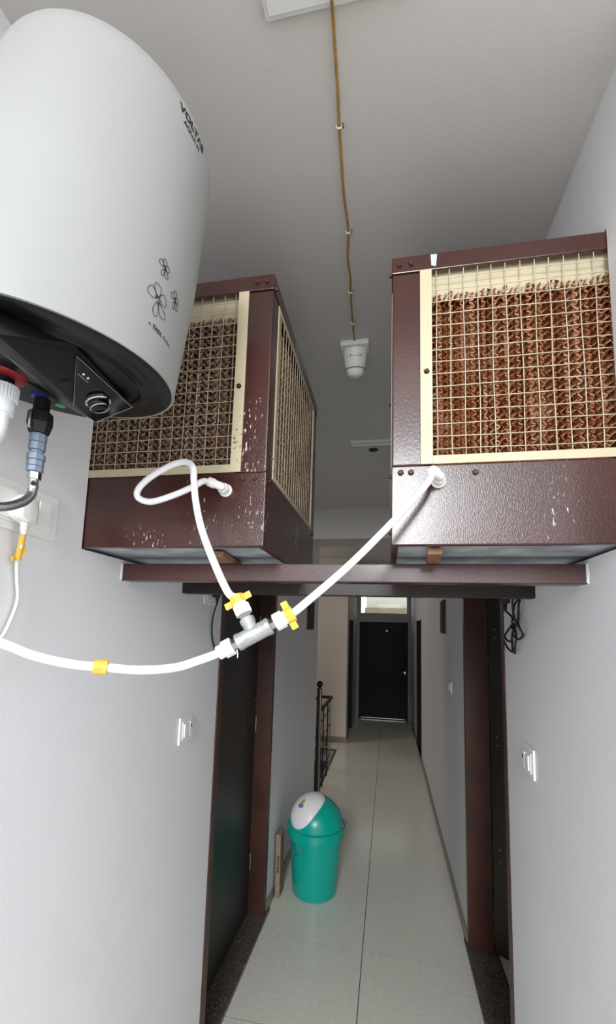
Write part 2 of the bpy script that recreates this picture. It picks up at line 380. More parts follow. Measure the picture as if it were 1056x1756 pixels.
G().box(-.60, .36, YE+.004, YE+.0095, .016, .03).build('kick_strip', 'steel', d5)
G().lathe((.36, YE+.01, 1.02), (0, -1, 0), [(.026, 0), (.026, .006), (.01, .008), (.01, .05)], 16).build('lock_rose', 'chrome', d5, smooth=True)
G().tube(spline([(.36, YE-.045, 1.02), (.31, YE-.05, 1.02), (.27, YE-.045, .99)], 4), .009, 8).build('door_handle', 'chrome', d5, smooth=True)
G().lathe((-.04, YE+.01, 1.93), (0, -1, 0), [(.022, 0), (.02, .004), (.012, .005)], 16).build('door_viewer', 'steel', d5, smooth=True)
w1 = holder('window_1', (-.11, YE, 2.29))
fr_ = G()
for a, b, c, e in ((-.653, -.625, 2.291, 2.799), (.400, .428, 2.291, 2.799), (-.625, .400, 2.291, 2.325), (-.625, .400, 2.765, 2.799)): fr_.box(a, b, YE+.02, YE+.07, c, e, .002)
fr_.build('window_frame', 'frame', w1)
G().box(-.624, .399, YE+.043, YE+.047, 2.326, 2.764).build('pane', 'glass', w1)
# outside, beyond the transom: a pale neighbouring wall with a tan band in open daylight
ex = G().box(-.62, 2.6, 12.3, 12.6, 2.57, 5.0).build('outside_wall', 'ext'); ex['kind'] = 'structure'
G().box(-.66, 2.6, 12.2, 12.6, -.1, 2.56).build('outside_parapet', 'ext2', kind='structure')

# ------------------------------------------------------------------ stair railing
rl = thing('stair_railing', (-.80, 5.3, .004), 'dark steel stair railing with ball-topped post at the stairwell edge', 'railing')
G().cyl((-.79, 5.12, .005), (-.79, 5.12, 1.24), .030, seg=20).lathe((-.79, 5.12, .005), (0, 0, 1), [(.05, 0), (.05, .01), (.03, .02)], 20).build('newel_post', 'rubber', rl, smooth=True)
G().cyl((-.772, 5.092, .03), (-.772, 5.092, 1.235), .010, seg=12).build('post_rod', 'steel', rl, smooth=True)
G().lathe((-.79, 5.12, 1.235), (0, 0, 1), [(.012, 0), (.014, .012)] + [(.038*math.sin(a), .05-.038*math.cos(a)) for a in [math.pi*k/12 for k in range(1, 13)]], 20).build('ball_finial', 'gloss', rl, smooth=True)
G().tube([(-.79, 5.15, .97), (-.79, 6.25, .97), (-.95, 6.25, .97), (-2.4, 6.25, .30)], .022, 12).build('handrail', 'rubber', rl, smooth=True)
for y in (5.55, 5.95, 6.2):
    G().cyl((-.80, y, .005), (-.80, y, .95), .009, seg=10).build('baluster', 'steel' if y > 6 else 'rubber', rl, smooth=True)
for z in (.2, .62, .82):
    G().cyl((-.79, 5.15, z), (-.80, 6.2, z), .006, seg=8).build('rail_rod', 'rubber', rl, smooth=True)
for yc in (5.35, 5.75):
    pts = [(-.80, yc + .09*math.cos(a)*(1-.5*a/7), .41 + .13*math.sin(a)*(1-.5*a/7)) for a in [k*.35 for k in range(21)]]
    G().tube(pts, .005, 6).build('scroll', 'rubber', rl, smooth=True)

# ------------------------------------------------------------------ beams carrying the coolers
b1 = thing('support_beam', (-.155, 1.215, 2.052), 'oxblood painted steel beam right under the two air coolers, nearer and longer-looking', 'beam')
G().box(XL+.001, XR-.001, 1.19, 1.24, 2.052, 2.104, .003).build('beam_tube', 'beam', b1)
for x in (XL, XR):
    G().hull([(x+(-.001 if x > 0 else .001), 1.19+a, 2.052+b) for a, b in ((-.004, .0), (.054, -.003), (.055, .054), (-.006, .056), (-.008, .03))] +
             [(x+(-.006 if x > 0 else .006), 1.188+a, 2.052+b) for a, b in ((.0, .004), (.05, .0), (.05, .05), (.0, .05))]).build('plaster_patch', 'lamp_white', b1)
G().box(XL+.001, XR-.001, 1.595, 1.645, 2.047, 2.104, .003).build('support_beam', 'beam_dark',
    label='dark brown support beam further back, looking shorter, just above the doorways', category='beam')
hk = G().tube(spline([(-.575, 1.588, 2.052), (-.575, 1.588, 2.03), (-.572, 1.586, 2.012), (-.563, 1.585, 2.006), (-.556, 1.586, 2.018), (-.558, 1.588, 2.04), (-.562, 1.588, 2.046)], 5), .0026, 8)
hk.build('wire_hook', 'print_grey', smooth=True, label='small bent white wire hook hanging from the rear beam', category='hook')

# ------------------------------------------------------------------ air coolers
def pad_geo(axis, fixed, s, a0, a1, z0, z1, seed):
    """corrugated paper sheets seen edge-on; axis = 'x' (front face) or 'y' (side face); s = outward direction"""
    rnd = random.Random(seed); g = G(); vs, fs = [], []; pitch = .0128; lam = .020; n = int((a1-a0)/pitch); step = .0030; nz = int((z1-z0)/step)
    for k in range(n):
        a = a0 + (k+.5)*pitch; sl = 1 if k % 2 else -1; ph = rnd.uniform(-.5, .5) + (0 if k % 2 else 2.2); amp = .0052*rnd.uniform(.85, 1.2); df = rnd.uniform(0, .004)
        top = z1 - rnd.uniform(0, .010); base = len(vs); rows = 0
        for i in range(nz+1):
            z = z0 + i*step
            if z > top: break
            rows += 1
            for d in (0, .0030, .012, .025):
                p = ph + 2*math.pi*(z + sl*d*.8)/lam
                off = amp*(math.sin(p) + .22*math.sin(2*p+k)) ; q = fixed - s*(df + d + .0012*math.sin(z*210+k))
                vs.append((a+off, q, z) if axis == 'x' else (q, a+off, z))
        for i in range(rows-1):
            for j in (0, 1, 2):
                b = base + i*4 + j; fs.append((b, b+1, b+5, b+4))
    return g, vs, fs
def hexbolt(c, n, r=.0075):
    g = G(); g.lathe(c, n, [(r*1.35, 0), (r*1.3, .0015), (r, .0016), (r, .005), (r*.8, .006)], 6)
    return g
def cooler(tag, xi, s, label, pad, wire):
    t = thing('air_cooler', (xi + s*.35, (CY0+CY1)/2, CZ0), label, 'air cooler', 'air coolers on the beams')
    X = lambda u0, u1: (min(xi+s*u0, xi+s*u1), max(xi+s*u0, xi+s*u1))
    def bx(name, m, u0, u1, y0, y1, z0, z1, bev=.0015, par=t, **k):
        a, b = X(u0, u1); return G().box(a, b, y0, y1, z0, z1, bev).build(name, m, par, **k)
    zs, zt = 2.313, CZ1; F = CY0
    bx('front_tank_panel', 'paint', 0, .70, F, F+.018, CZ0, zs, .003)
    bx('inner_side_tank_panel', 'paint', .001, .016, F+.0185, CY1, CZ0, zs)
    bx('base_tray', 'galv', .017, .70, F+.0185, CY1-.003, CZ0+.006, CZ0+.02)
    bx('back_panel', 'paint', .001, .70, CY1-.0025, CY1+.0, CZ0+.021, zt-.03)
    bx('outer_side_panel', 'paint', .701, .712, F+.002, CY1, CZ0, zt)
    bx('front_corner_post', 'paint', .001, .073, F+.002, F+.060, zs+.0005, 2.8215, .004)
    bx('rear_corner_post', 'paint', .001, .05, CY1-.06, CY1-.003, zs+.0005, 2.8215, .004)
    bx('front_top_rail', 'paint', -.001, .70, F-.001, F+.012, 2.822, zt, .002)
    bx('side_top_rail', 'paint', -.001, .024, F+.0125, CY1, 2.822, zt, .002)
    bx('top_cover', 'paint', .025, .70, F+.025, CY1, zt-.012, zt-.002)
    # cream frame of the front pad
    g = G(); a, b = X(.068, .0965); g.box(a, b, F-.0035, F+.0015, 2.3145, 2.8215, .001)
    a, b = X(.0965, .70); g.box(a, b, F-.0022, F+.0018, 2.3145, 2.3355, .001)
    mf = g.build('pad_frame', 'cream', t)
    bx('cream_header_sheet', 'cream', .0965, .70, F+.0200, F+.0215, 2.750, 2.845, 0)
    # inner side pad frame
    g = G()
    for y0, y1, z0, z1 in ((F+.061, F+.078, zs+.001, 2.8215), (CY1-.078, CY1-.061, zs+.001, 2.8215), (F+.078, CY1-.078, zs+.001, zs+.014), (F+.078, CY1-.078, 2.809, 2.8215)):
        a, b = X(-.0005, .004); g.box(a, b, y0, y1, z0, z1, .001)
    g.build('pad_frame', 'cream', t)
    # pads
    a, b = X(.0975, .685); g, vs, fs = pad_geo('x', F+.0085, -1, a, b, 2.336, 2.764+.006, 3 if s > 0 else 5)
    o_ = g.raw(vs, fs).build('cooling_pad', [pad, pad + '_edge'], t); o_.data.polygons.foreach_set('material_index', [1 if k % 3 == 0 else 0 for k in range(len(o_.data.polygons))])
    g, vs, fs = pad_geo('y', xi+s*.013, -s, F+.080, CY1-.080, zs+.015, 2.806, 9)
    o_ = g.raw(vs, fs).build('cooling_pad', [pad, pad + '_edge'], t); o_.data.polygons.foreach_set('material_index', [1 if k % 3 == 0 else 0 for k in range(len(o_.data.polygons))])
    bx('pad_backing', pad, .0965, .69, F+.042, F+.044, 2.325, 2.82, 0)
    bx('pad_backing', pad, .042, .044, F+.078, CY1-.078, 2.325, 2.82, 0)
    # welded wires: one child per wire
    gr = .0325; r = .00125
    wv = None
    def wire_v(u, k):
        o_ = []
        for i in range(13):
            z = 2.336 + (2.822-2.336)*i/12; o_.append((xi+s*(u+.0009*math.sin(i*.8+k*1.7)), F+.0055, z))
        G().tube(o_, r, 6).build('upright_wire', wire, t, smooth=True)
    def wire_h(z, k):
        o_ = []
        for i in range(17):
            u = .0965 + (.70-.0965)*i/16; o_.append((xi+s*u, F+.0030, z + .0009*math.sin(i*.7+k*2.1)))
        G().tube(o_, r, 6).build('cross_wire', wire, t, smooth=True)
    for k in range(18): wire_v(.108+gr*k, k)
    for k in range(15): wire_h(2.352+gr*k*.98, k)
    for k in range(18):
        y = F+.094+gr*k
        if y < CY1-.08:
            G().tube([(xi+s*.002, y+.0008*math.sin(i+k), zs+.012 + (2.811-zs-.012)*i/8) for i in range(9)], r, 6).build('upright_wire', wire, t, smooth=True)
    for k in range(15):
        z = 2.34 + gr*k*.98; G().tube([(xi+s*.0125, F+.080, z), (xi+s*.0125, CY1-.080, z)], r, 6).build('cross_wire', wire, t, smooth=True)
    bl = [(.022, 2.296), (.046, 2.296), (.191, 2.291), (.018, 2.843), (.046, 2.843)] if s > 0 else [(.030, 2.296), (.060, 2.296), (.018, 2.845), (.046, 2.845)]
    for u, z in bl: hexbolt((xi+s*u, F-.001 if z > 2.5 else F, z), (0, -1, 0), .0062).build('bolt', 'rust', t)
    hexbolt((xi+s*.083, F-.0035, 2.548), (0, -1, 0), .0055).build('bolt', 'rust', t)
    for y, z in ((F+.02, 2.835), (F+.035, 2.30), (CY1-.03, 2.30), (CY1-.03, 2.835)):
        hexbolt((xi-s*.001 if z > 2.5 else xi+s*.001, y, z), (-s, 0, 0), .005).build('bolt', 'rust', t)
    if s > 0: G().hull([(x, F-.0012-d, z) for d in (0, .0008) for x, z in ((.100, 2.832), (.111, 2.829), (.108, 2.848), (.114, 2.862), (.098, 2.863), (.102, 2.850))]).build('bare_metal_patch', 'galv', t)
    return t
XIL, XIR = -.307, .004
cooler('l', XIL, -1, 'brown metal air cooler on the left, partly hidden behind the white water heater', 'pad_dust', 'wire_dull')
cooler('r', XIR, 1, 'brown metal air cooler on the right with rust-brown pad behind a cream grille', 'pad_rust', 'wire')
for pts, lab in (([(-.475, 1.07), (-.435, 1.075), (-.455, 1.30), (-.51, 1.30)], 'rough wooden wedge under the left air cooler'),
                 ([(.090, 1.045), (.124, 1.045), (.142, 1.31), (.108, 1.31)], 'neat wooden wedge under the right air cooler')):
    g = G().hull([(x, y, 2.1045) for x, y in pts] + [(x, y, 2.1195) for x, y in pts], .001)
    g.build('wooden_wedge', 'wood', label=lab, category='wedge', group='wooden wedges on the near beam')

# inlet fittings on the coolers
def inlet(c, d, lab):
    """c on the tank face, d = direction the hose leaves"""
    t = thing('hose_inlet', c, lab, 'fitting', 'cooler inlet fittings'); c = Vector(c)
    G().lathe(c, (0, -1, 0), [(.017, 0), (.017, .004), (.0135, .005), (.0135, .012)], 24).build('flange', 'white', t, smooth=True)
    G().lathe(c + V(0, -.0125, 0), (0, -1, 0), [(.0125, 0), (.0145, .001), (.0145, .012), (.0125, .013)], 6).build('lock_nut', 'white', t)
    e = c + V(0, -.034, 0); d = Vector(d).normalized()
    G().tube(spline([c+V(0, -.026, 0), e, e + d*.016], 5), .0105, 16).build('elbow', 'white', t, smooth=True)
    G().cyl(e + d*.0162, e + d*.034, .0125, .0115, 20, .001).build('hose_collar', 'white', t, smooth=True)
    return e + d*.030
eL = inlet((-.412, CY0, 2.266), (-.75, -.30, .25), 'white plastic elbow where the looped hose enters the left air cooler')
eR = inlet((.112, CY0, 2.272), (-.40, -.55, .10), 'white plastic elbow where the straight hose enters the right air cooler')

# ------------------------------------------------------------------ hoses and the metal tee
tc = V(-.238, .752, 1.908); td = V(.066, .010, .038).normalized(); tb = V(-.62, .10, .66); tb = (tb - td*tb.dot(td)).normalized()
tee = thing('tee_connector', tc, 'grey cast metal tee joining three white hoses, yellow clips beside it', 'pipe tee')
G().lathe(tc - td*.034, td, [(.0135, 0), (.0158, .001), (.0163, .006), (.0152, .010), (.0152, .058), (.0163, .062), (.0158, .067), (.0135, .068)], 28).build('tee_body', 'zinc', tee, smooth=True)
G().lathe(tc + tb*.008, tb, [(.0128, 0), (.0128, .014), (.0140, .016), (.0140, .024), (.012, .025)], 28).build('tee_branch', 'zinc', tee, smooth=True)
ends = []
for a, dd, nm in ((tc - td*.0342, -td, 'in'), (tc + td*.0342, td, 'out'), (tc + tb*.0335, tb, 'br')):
    G().lathe(a, dd, [(.011, 0), (.011, .008)], 6).build('threaded_nipple', 'steel', tee)
    G().lathe(a + dd*.0082, dd, [(.0145, 0), (.0162, .001), (.0162, .018), (.0140, .019)], 8).build('union_nut', 'pipe', tee)
    G().lathe(a + dd*.0275, dd, [(.0128, 0), (.0128, .010), (.011, .011)], 16).build('hose_barb', 'pipe', tee, smooth=True)
    ends.append((a + dd*.034, dd))
G().tube([tc - td*.031 + V(.002, -.012, -.012), tc - td*.031 + V(.004, -.013, -.020), tc - td*.030 + V(.003, -.013, -.027)], .0009, 5).build('thread_tape', 'pipe', tee)
def hose(pts, r, lab, n=8):
    return G().tube(spline(pts, n), r, 14).build('water_hose', 'flex', smooth=True, label=lab, category='hose', group='white water hoses')
(e0, q0), (e1_, q1), (e2_, q2) = ends
hose([(-.80, .26, 1.99), (-.72, .30, 1.96), (-.63, .40, 1.925), (-.585, .48, 1.905), (-.563, .55, 1.887), (-.547, .60, 1.866), (-.515, .64, 1.852), (-.477, .67, 1.846), (-.425, .70, 1.841),
      (-.370, .72, 1.846), (-.330, .735, 1.860), e0 - td*0 + q0*.004, e0], .0078, 'thick white hose sagging from the left wall to the metal tee')
hose([e1_, e1_ + q1*.008, (-.155, .785, 1.965), (-.075, .84, 2.049), (.015, .90, 2.157), (.080, .945, 2.243), eR], .0076, 'straight white hose rising from the metal tee to the right air cooler')
hose([e2_, e2_ + q2*.010, (-.303, .782, 1.986), (-.345, .80, 2.052), (-.388, .83, 2.125), (-.416, .855, 2.19), (-.430, .868, 2.242), (-.438, .875, 2.276), (-.460, .882, 2.292), (-.498, .887, 2.288), (-.551, .892, 2.264),
      (-.582, .895, 2.237), (-.584, .90, 2.217), (-.553, .905, 2.208), (-.504, .915, 2.225), (-.462, .930, 2.250), (-.445, .945, 2.268), eL], .0076, 'looped white hose curling from the metal tee up to the left air cooler', 10)
def wing_clip(c, d, side, lab):
    d = Vector(d).normalized(); side = Vector(side); side = (side - d*side.dot(d)).normalized(); n = d.cross(side); c = Vector(c)
    t = thing('hose_clip', c, lab, 'clip', 'yellow plastic hose clips')
    ring = [(.0080, 0), (.0138, 0), (.0144, .002), (.0144, .014), (.0138, .016), (.0080, .016), (.0080, 0)]
    G().lathe(c - d*.007, d, ring, 8, cap=False).build('clip_ring', 'yellow', t)
    for k in (1, -1):
        G().obox(c + side*k*.0200 + d*.001*k, side, d, n, .0070, .0066, .0024, .0020).build('wing', 'yellow', t)
wing_clip(e1_ + q1*.004, q1, V(-.45, -.2, .86), 'yellow winged clip on the hose right of the metal tee')
wing_clip(e2_ + q2*.004, q2, V(.8, .1, .4), 'yellow winged clip on the hose just above the metal tee')
c = V(-.480, .6685, 1.8462); d = V(.052, .028, -.004).normalized()
t = thing('hose_clip', c, 'ochre yellow band clip around the thick sagging hose left of the tee', 'clip', 'yellow plastic hose clips')
G().lathe(c - d*.0095, d, [(.0080, 0), (.0128, 0), (.0128, .021), (.0080, .021), (.0080, 0)], 24, cap=False).build('clip_ring', 'yellow', t, smooth=30)
G().obox(c + V(.004, -.0128, -.001), d, V(0, 0, 1), V(0, 1, 0), .006, .0018, .0022, .0008).build('clip_tongue', 'yellow', t)

# ------------------------------------------------------------------ water heater
hn = V(.105, .092, 1).normalized(); h1 = V(0, 1, 0).cross(hn).normalized(); h2 = hn.cross(h1)
nb = V(.11, -.074, 1).normalized(); b1_ = V(0, 1, 0).cross(nb).normalized(); b2_ = nb.cross(b1_)
HC = V(-.585, .605, 2.358); R1, R2, HH, RS, DOME = .204, .191, .545, .086, .03
def hrad(t):
    k = min(max(t/(HH-RS), 0), 1); r = .210 + (R1-.210)*math.sin(math.pi*k/2) + (R2-R1)*max(k-.5, 0)*2
    a = min(max((t-(HH-RS))/RS, 0), 1); return r - RS*(1-math.sqrt(max(0, 1-a*a)))
def hsurf(a, t, r=None, off=0):
    rr = (hrad(t) if r is None else r) + off; dv = rr*(math.cos(a)*h1 + math.sin(a)*h2)
    w_ = max(0, min(1, 1-t/.12))**1.5
    return HC + hn*t + dv - hn*(dv.dot(nb)/hn.dot(nb))*w_
bl = lambda u, v, d: HC + b1_*u + b2_*v - nb*d          # local coordinates of the underside, d = drop
heat = thing('water_heater', HC, 'large white wall-hung water heater with black underside and dial', 'water heater')
A64 = [2*math.pi*k/96 for k in range(96)]
rs = [[hsurf(a, 0, .2065) for a in A64], [hsurf(a, 0, .2095) for a in A64]]
for k in range(1, 13): rs.append([hsurf(a, k*.01) for a in A64])
for k in range(1, 25): rs.append([hsurf(a, .12 + (HH-RS-.12)*k/24) for a in A64])
for k in range(1, 13): rs.append([hsurf(a, HH-RS+RS*math.sin(k/12*math.pi/2)) for a in A64])
for k in range(1, 6):
    q = 1-k/6; rs.append([hsurf(a, HH+DOME*(1-q*q), (R2-RS)*q) for a in A64])
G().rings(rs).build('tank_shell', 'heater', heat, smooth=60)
g = G(); prof = [(.2064, -.004), (.2062, .0005), (.198, .0035), (.175, .002), (.156, .004), (.1525, .0085), (.149, .004), (.147, .0015), (.12, .006), (.06, .010), (.001, .011)]
g.rings([[bl(r*math.cos(a), r*math.sin(a), d_) for a in A64] for r, d_ in prof]).build('underside_cap', 'hblack', heat, smooth=50)
# grey plate around the pipe ports at the back
pl = [(-.203*math.cos(R(a)), .203*math.sin(R(a))) for a in range(-68, 69, 4)]
g = G(); g.hull([bl(u_, v_, d_) for u_, v_ in pl + [(-.075, pl[0][1]*1.0), (-.075, pl[-1][1])] for d_ in (.004, .011)]).build('port_plate', 'hgrey', heat)
A_, B_, C_, D_ = (.116, -.072, .013), (.091, .110, .013), (.029, .033, .046), (.016, .108, .047)
low = [(.075, -.165, .040), (.046, -.13, .045), (.011, .0, .045)]
hump = [A_, B_, C_, D_] + low + [(.125, -.085, .006), (.10, -.118, .006), (.06, -.17, .006), (.0, -.17, .006), (-.02, -.10, .006), (-.028, .03, .006), (-.02, .125, .006), (.05, .14, .006), (-.004, .105, .042), (-.006, .052, .043)]
G().hull([bl(*p) for p in hump], .002).build('control_housing', 'hblack', heat, smooth=25)
pa, pb, pc_, pd = [bl(*p) for p in (A_, B_, D_, C_)]
pn = (pb-pa).cross(pd-pa).normalized()
if pn.dot(EYE-pa) < 0: pn = -pn
G().hull([p + pn*h for p in (pa, pb, pc_, pd) for h in (.0012, .0042)], .0006).build('control_panel', 'gloss', heat)
cp = [o for o in bpy.data.objects if o.name.startswith('control_panel')][0]
px = (pb-pa).normalized(); py = pn.cross(px)
if py.dot(pd-pa) < 0: py = -py
pp = lambda u_, v_, h=0: pa + px*u_ + py*v_ + pn*(.0044+h)
rim = [pp(0, 0), pp((pb-pa).length, 0), pc_+pn*.0044, pd+pn*.0044]
G().tube(rim[3:]+rim[:2]+rim[2:3], .0006, 5).build('panel_trim', 'print_grey', cp)
kc = pp(.130, .040)
G().lathe(kc, pn, [(.0225, 0), (.0225, .002), (.0210, .0035), (.0175, .0025), (.0165, .0025)], 40).build('dial_ring', 'chrome', cp, smooth=True)
G().lathe(kc + pn*.0015, pn, [(.0185, 0), (.0178, .009), (.0162, .0115), (.0145, .012), (.001, .0112)], 40).build('dial_knob', 'gloss', cp, smooth=True)
G().lathe(kc + pn*.0128, pn, [(.0168, -.0015), (.0168, 0), (.0158, .0010), (.0150, .0002)], 40, cap=False).build('dial_bezel', 'chrome', cp, smooth=True)
for u_ in (.045, .058): G().lathe(pp(u_, .016), pn, [(.0022, 0), (.0018, .001), (.0005, .0014)], 12).build('indicator', 'white', cp)
for w_, u_ in (('POWER', .045), ('HEATING', .060)):
    text_geo(w_, .0042, lambda x, y, u_=u_: pp(u_ + x, .0225 - y, .0003)).build('lettering', 'print_grey', cp)
g = G()
for k in range(6):
    a = k*math.pi/6; o_ = pp(.055, .052); dv = (px*math.cos(a)+py*math.sin(a))*.010
    g.tube([o_-dv, o_+dv], .0003, 4)
g.build('snowflake_print', 'hgrey', cp)
# printed lettering and flowers on the shell
def on_shell(a0, t0): return lambda x, y: hsurf(R(a0) + x/.2, t0 + y, off=.0007)
text_geo('VOLTΛS', .0205, on_shell(-9.5, .4685), .0009).build('lettering', 'ink', heat)
text_geo('AQUA H', .0125, on_shell(-9.5, .4515), .0003).build('lettering', 'ink', heat)
text_geo('A', .0068, on_shell(-11.0, .0565), .0001).build('lettering', 'ink', heat)
text_geo('TΛTΛ', .0085, on_shell(-6.0, .0575), .0005).build('lettering', 'ink', heat)
text_geo('Product', .0068, on_shell(1.6, .0585), .0001).build('lettering', 'ink', heat)
def flower(a0, t0, rad, rot):
    g = G(); f = on_shell(a0, t0)
    for ang, L, W in ((98, 1.05, .34), (162, .95, .40), (30, .88, .40), (-52, 1.15, .32), (-100, 1.2, .26)):
        ang += rot; c_, s_ = math.cos(R(ang)), math.sin(R(ang)); P = []
        for k in range(25):
            q = 2*math.pi*k/24; l0 = (1-math.cos(q))/2; l_ = rad*L*(.12 + .88*l0*(1+.04*math.sin(3*q))); w_ = rad*W*math.sin(q)*(.35+.95*l0)
            P.append(f(l_*c_ - w_*s_, l_*s_ + w_*c_))
        g.tube(P, .00042, 4)
        g.tube([f(.10*rad*c_, .10*rad*s_), f(.33*rad*math.cos(R(ang+8)), .33*rad*math.sin(R(ang+8)))], .00040, 4)
        g.tube([f(.10*rad*c_, .10*rad*s_), f(.30*rad*math.cos(R(ang-16)), .30*rad*math.sin(R(ang-16)))], .00032, 4)
    g.build('flower_print', 'ink', heat)
flower(-9.5, .103, .0235, 8); flower(-10, .163, .0135, 0); flower(1.0, .139, .0140, 5)
G().obox((-.795, .605, 2.70), (0, 1, 0), (0, 0, 1), (1, 0, 0), .10, .03, .0145, .002).build('wall_bracket', 'steel', heat)
G().obox((-.778, .55, 2.70), (0, 1, 0), (0, 0, 1), (1, 0, 0), .012, .022, .018, .002).obox((-.778, .66, 2.70), (0, 1, 0), (0, 0, 1), (1, 0, 0), .012, .022, .018, .002).build('bracket_hook', 'steel', heat)
# ports
PR, PB = bl(-.098, .006, 0), bl(-.095, .083, 0)
G().lathe(PR + V(0, 0, -.011), (0, 0, -1), [(.034, 0), (.037, .002), (.034, .005), (.02, .008)], 32).build('red_gasket', 'red', heat, smooth=True)
G().lathe(PR + V(0, 0, -.016), (0, 0, -1), [(.0175, 0), (.0175, .0175)], 24).build('outlet_nipple', 'rubber', heat, smooth=True)
G().lathe(PB + V(0, 0, -.006), (0, 0, -1), [(.014, 0), (.0155, .003), (.014, .012)], 24).build('blue_gasket', 'blue', heat, smooth=True)
G().lathe(bl(-.083, .125, .011), -nb, [(.010, 0), (.010, .004), (.006, .005)], 16).build('green_plug', 'green', heat, smooth=True)

# valve and hoses below the heater
bx_, by_ = PB.x+.006, PB.y+.002
vt = thing('safety_valve', (bx_, by_, 2.20), 'black safety valve over blue-grey couplings under the heater', 'valve')
zt = PB.z - .0215
G().cyl((bx_, by_, zt), (bx_, by_, zt-.024), .0145, seg=20).build('valve_neck', 'rubber', vt, smooth=True)
G().lathe((bx_, by_, zt-.0242), (0, 0, -1), [(.017, 0), (.0215, .004), (.0225, .026), (.0175, .046), (.014, .048)], 6).build('valve_body', 'rubber', vt)
G().obox((bx_-.001, by_-.0215, zt-.050), (1, 0, 0), (0, 0, 1), (0, 1, 0), .0030, .017, .002, .001).build('release_lever', 'chrome', vt)
z = zt-.0725
for r0, hgt in ((.0155, .017), (.0150, .016), (.0128, .007), (.0165, .013), (.0150, .012), (.0150, .011)):
    G().lathe((bx_, by_, z), (0, 0, -1), [(r0-.001, 0), (r0, .001), (r0, hgt-.0015), (r0-.001, hgt-.0005)], 8).build('coupling', 'slate', vt); z -= hgt
G().lathe((bx_, by_, z), (0, 0, -1), [(.0115, 0), (.0125, .001), (.0125, .014), (.0115, .015)], 6).build('hex_nut', 'chrome', vt); z -= .0152
hz = z
bh = thing('braided_hose', (bx_, by_, hz), 'steel braided hose bending away to the left below the safety valve', 'hose')
G().lathe((bx_, by_, hz), (0, 0, -1), [(.0092, 0), (.0092, .010), (.0098, .011), (.0092, .018)], 20).build('ferrule', 'chrome', bh, smooth=True)
G().tube(spline([(bx_, by_, hz-.014), (bx_, by_-.002, hz-.030), (bx_-.003, by_-.018, hz-.050), (bx_-.012, by_-.052, hz-.068), (bx_-.03, by_-.10, hz-.074), (bx_-.06, by_-.16, hz-.078), (-.80, by_-.22, hz-.08)], 8), .0085, 14).build('braid', 'braid', bh, smooth=True)
ax_, ay_ = PR.x+.004, PR.y
wp = thing('white_pipe', (ax_, ay_, 2.1), 'white plastic outlet pipe with ribbed coupler at the left edge', 'pipe')
z0 = PR.z - .034; g = G(); rr = []
for zz, r0 in ((0, .021), (-.001, .0238), (-.026, .0225), (-.027, .020)):
    rr.append([V(ax_ + (r0 + (.0007 if k % 2 else -.0007))*math.cos(2*math.pi*k/56), ay_ + (r0 + (.0007 if k % 2 else -.0007))*math.sin(2*math.pi*k/56), z0+zz) for k in range(56)])
g.rings(rr).build('ribbed_coupler', 'pipe', wp)
G().lathe((ax_, ay_, z0-.0272), (0, 0, -1), [(.020, 0), (.020, .016), (.0185, .018), (.0185, .024)], 24).build('pipe_socket', 'pipe', wp, smooth=True)
G().tube(spline([(ax_, ay_, z0-.05), (ax_-.002, ay_-.004, z0-.09), (ax_-.012, ay_-.03, z0-.13), (ax_-.04, ay_-.09, z0-.155), (-.80, ay_-.17, z0-.16)], 8), .0145, 20).build('pipe_run', 'pipe', wp, smooth=True)

# ------------------------------------------------------------------ sockets, switches, cords
so = thing('wall_socket_plate', (XL, .77, 2.17), 'white power socket and switch plate under the heater, with plug', 'socket')
G().box(XL+.0005, XL+.008, .62, .908, 2.115, 2.222, .003).build('face_plate', 'white', so)
G().box(XL+.0082, XL+.014, .655, .885, 2.132, 2.205, .002).build('inner_frame', 'white', so)
G().box(XL+.0142, XL+.020, .838, .872, 2.140, 2.197, .0025).build('rocker_switch', 'white', so)
G().box(XL+.0142, XL+.018, .668, .834, 2.137, 2.200, .002).build('socket_insert', 'white', so)
pg = thing('power_plug', (XL+.02, .785, 2.15), 'white moulded plug in the socket under the heater', 'plug')
G().hull([V(x, .783 + r_*math.cos(a)*k_, 2.160 + r_*1.05*math.sin(a)) for x, k_ in ((XL+.0185, 1.0), (XL+.05, .72)) for r_, a in [((.034 if k % 4 == 3 else .029), 2*math.pi*k/12) for k in range(12)]], .004).build('plug_body', 'white', pg, smooth=50)
G().lathe((XL+.034, .786, 2.131), (0, .03, -1), [(.0075, 0), (.0085, .002), (.0085, .006), (.0065, .008), (.0080, .010), (.0080, .015), (.0060, .017), (.0070, .020), (.0050, .026)], 14).build('strain_relief', 'white', pg, smooth=True)
cordp = [(XL+.034, .787, 2.108), (XL+.028, .790, 2.08), (XL+.016, .796, 2.05), (XL+.012, .805, 2.01), (XL+.012, .812, 1.965), (XL+.012, .800, 1.92), (XL+.014, .782, 1.885), (XL+.016, .755, 1.86), (XL+.018, .70, 1.83)]
G().tube(spline(cordp, 6), .0036, 10).build('hanging_cable', 'white', smooth=True, label='thin white cord hanging down the wall from the white plug', category='cord')
yc = thing('cord_clip', (XL+.022, .792, 2.07), 'yellow plastic clip hanging on the thin white plug cord', 'clip')
G().tube(spline([(XL+.033, .787, 2.105), (XL+.026, .791, 2.082), (XL+.017, .796, 2.052)], 5), .0062, 10).build('clip_sleeve', 'yellow', yc, smooth=True)
G().hull([(XL+.022, .792, 2.055), (XL+.03, .806, 2.066), (XL+.028, .801, 2.084), (XL+.022, .795, 2.095), (XL+.016, .794, 2.072)], .001).build('clip_latch', 'yellow', yc)
G().obox((XL+.018, .786, 2.053), (0, 1, .2), (0, 0, 1), (1, 0, 0), .006, .005, .002, .001).build('clip_tab', 'yellow', yc)

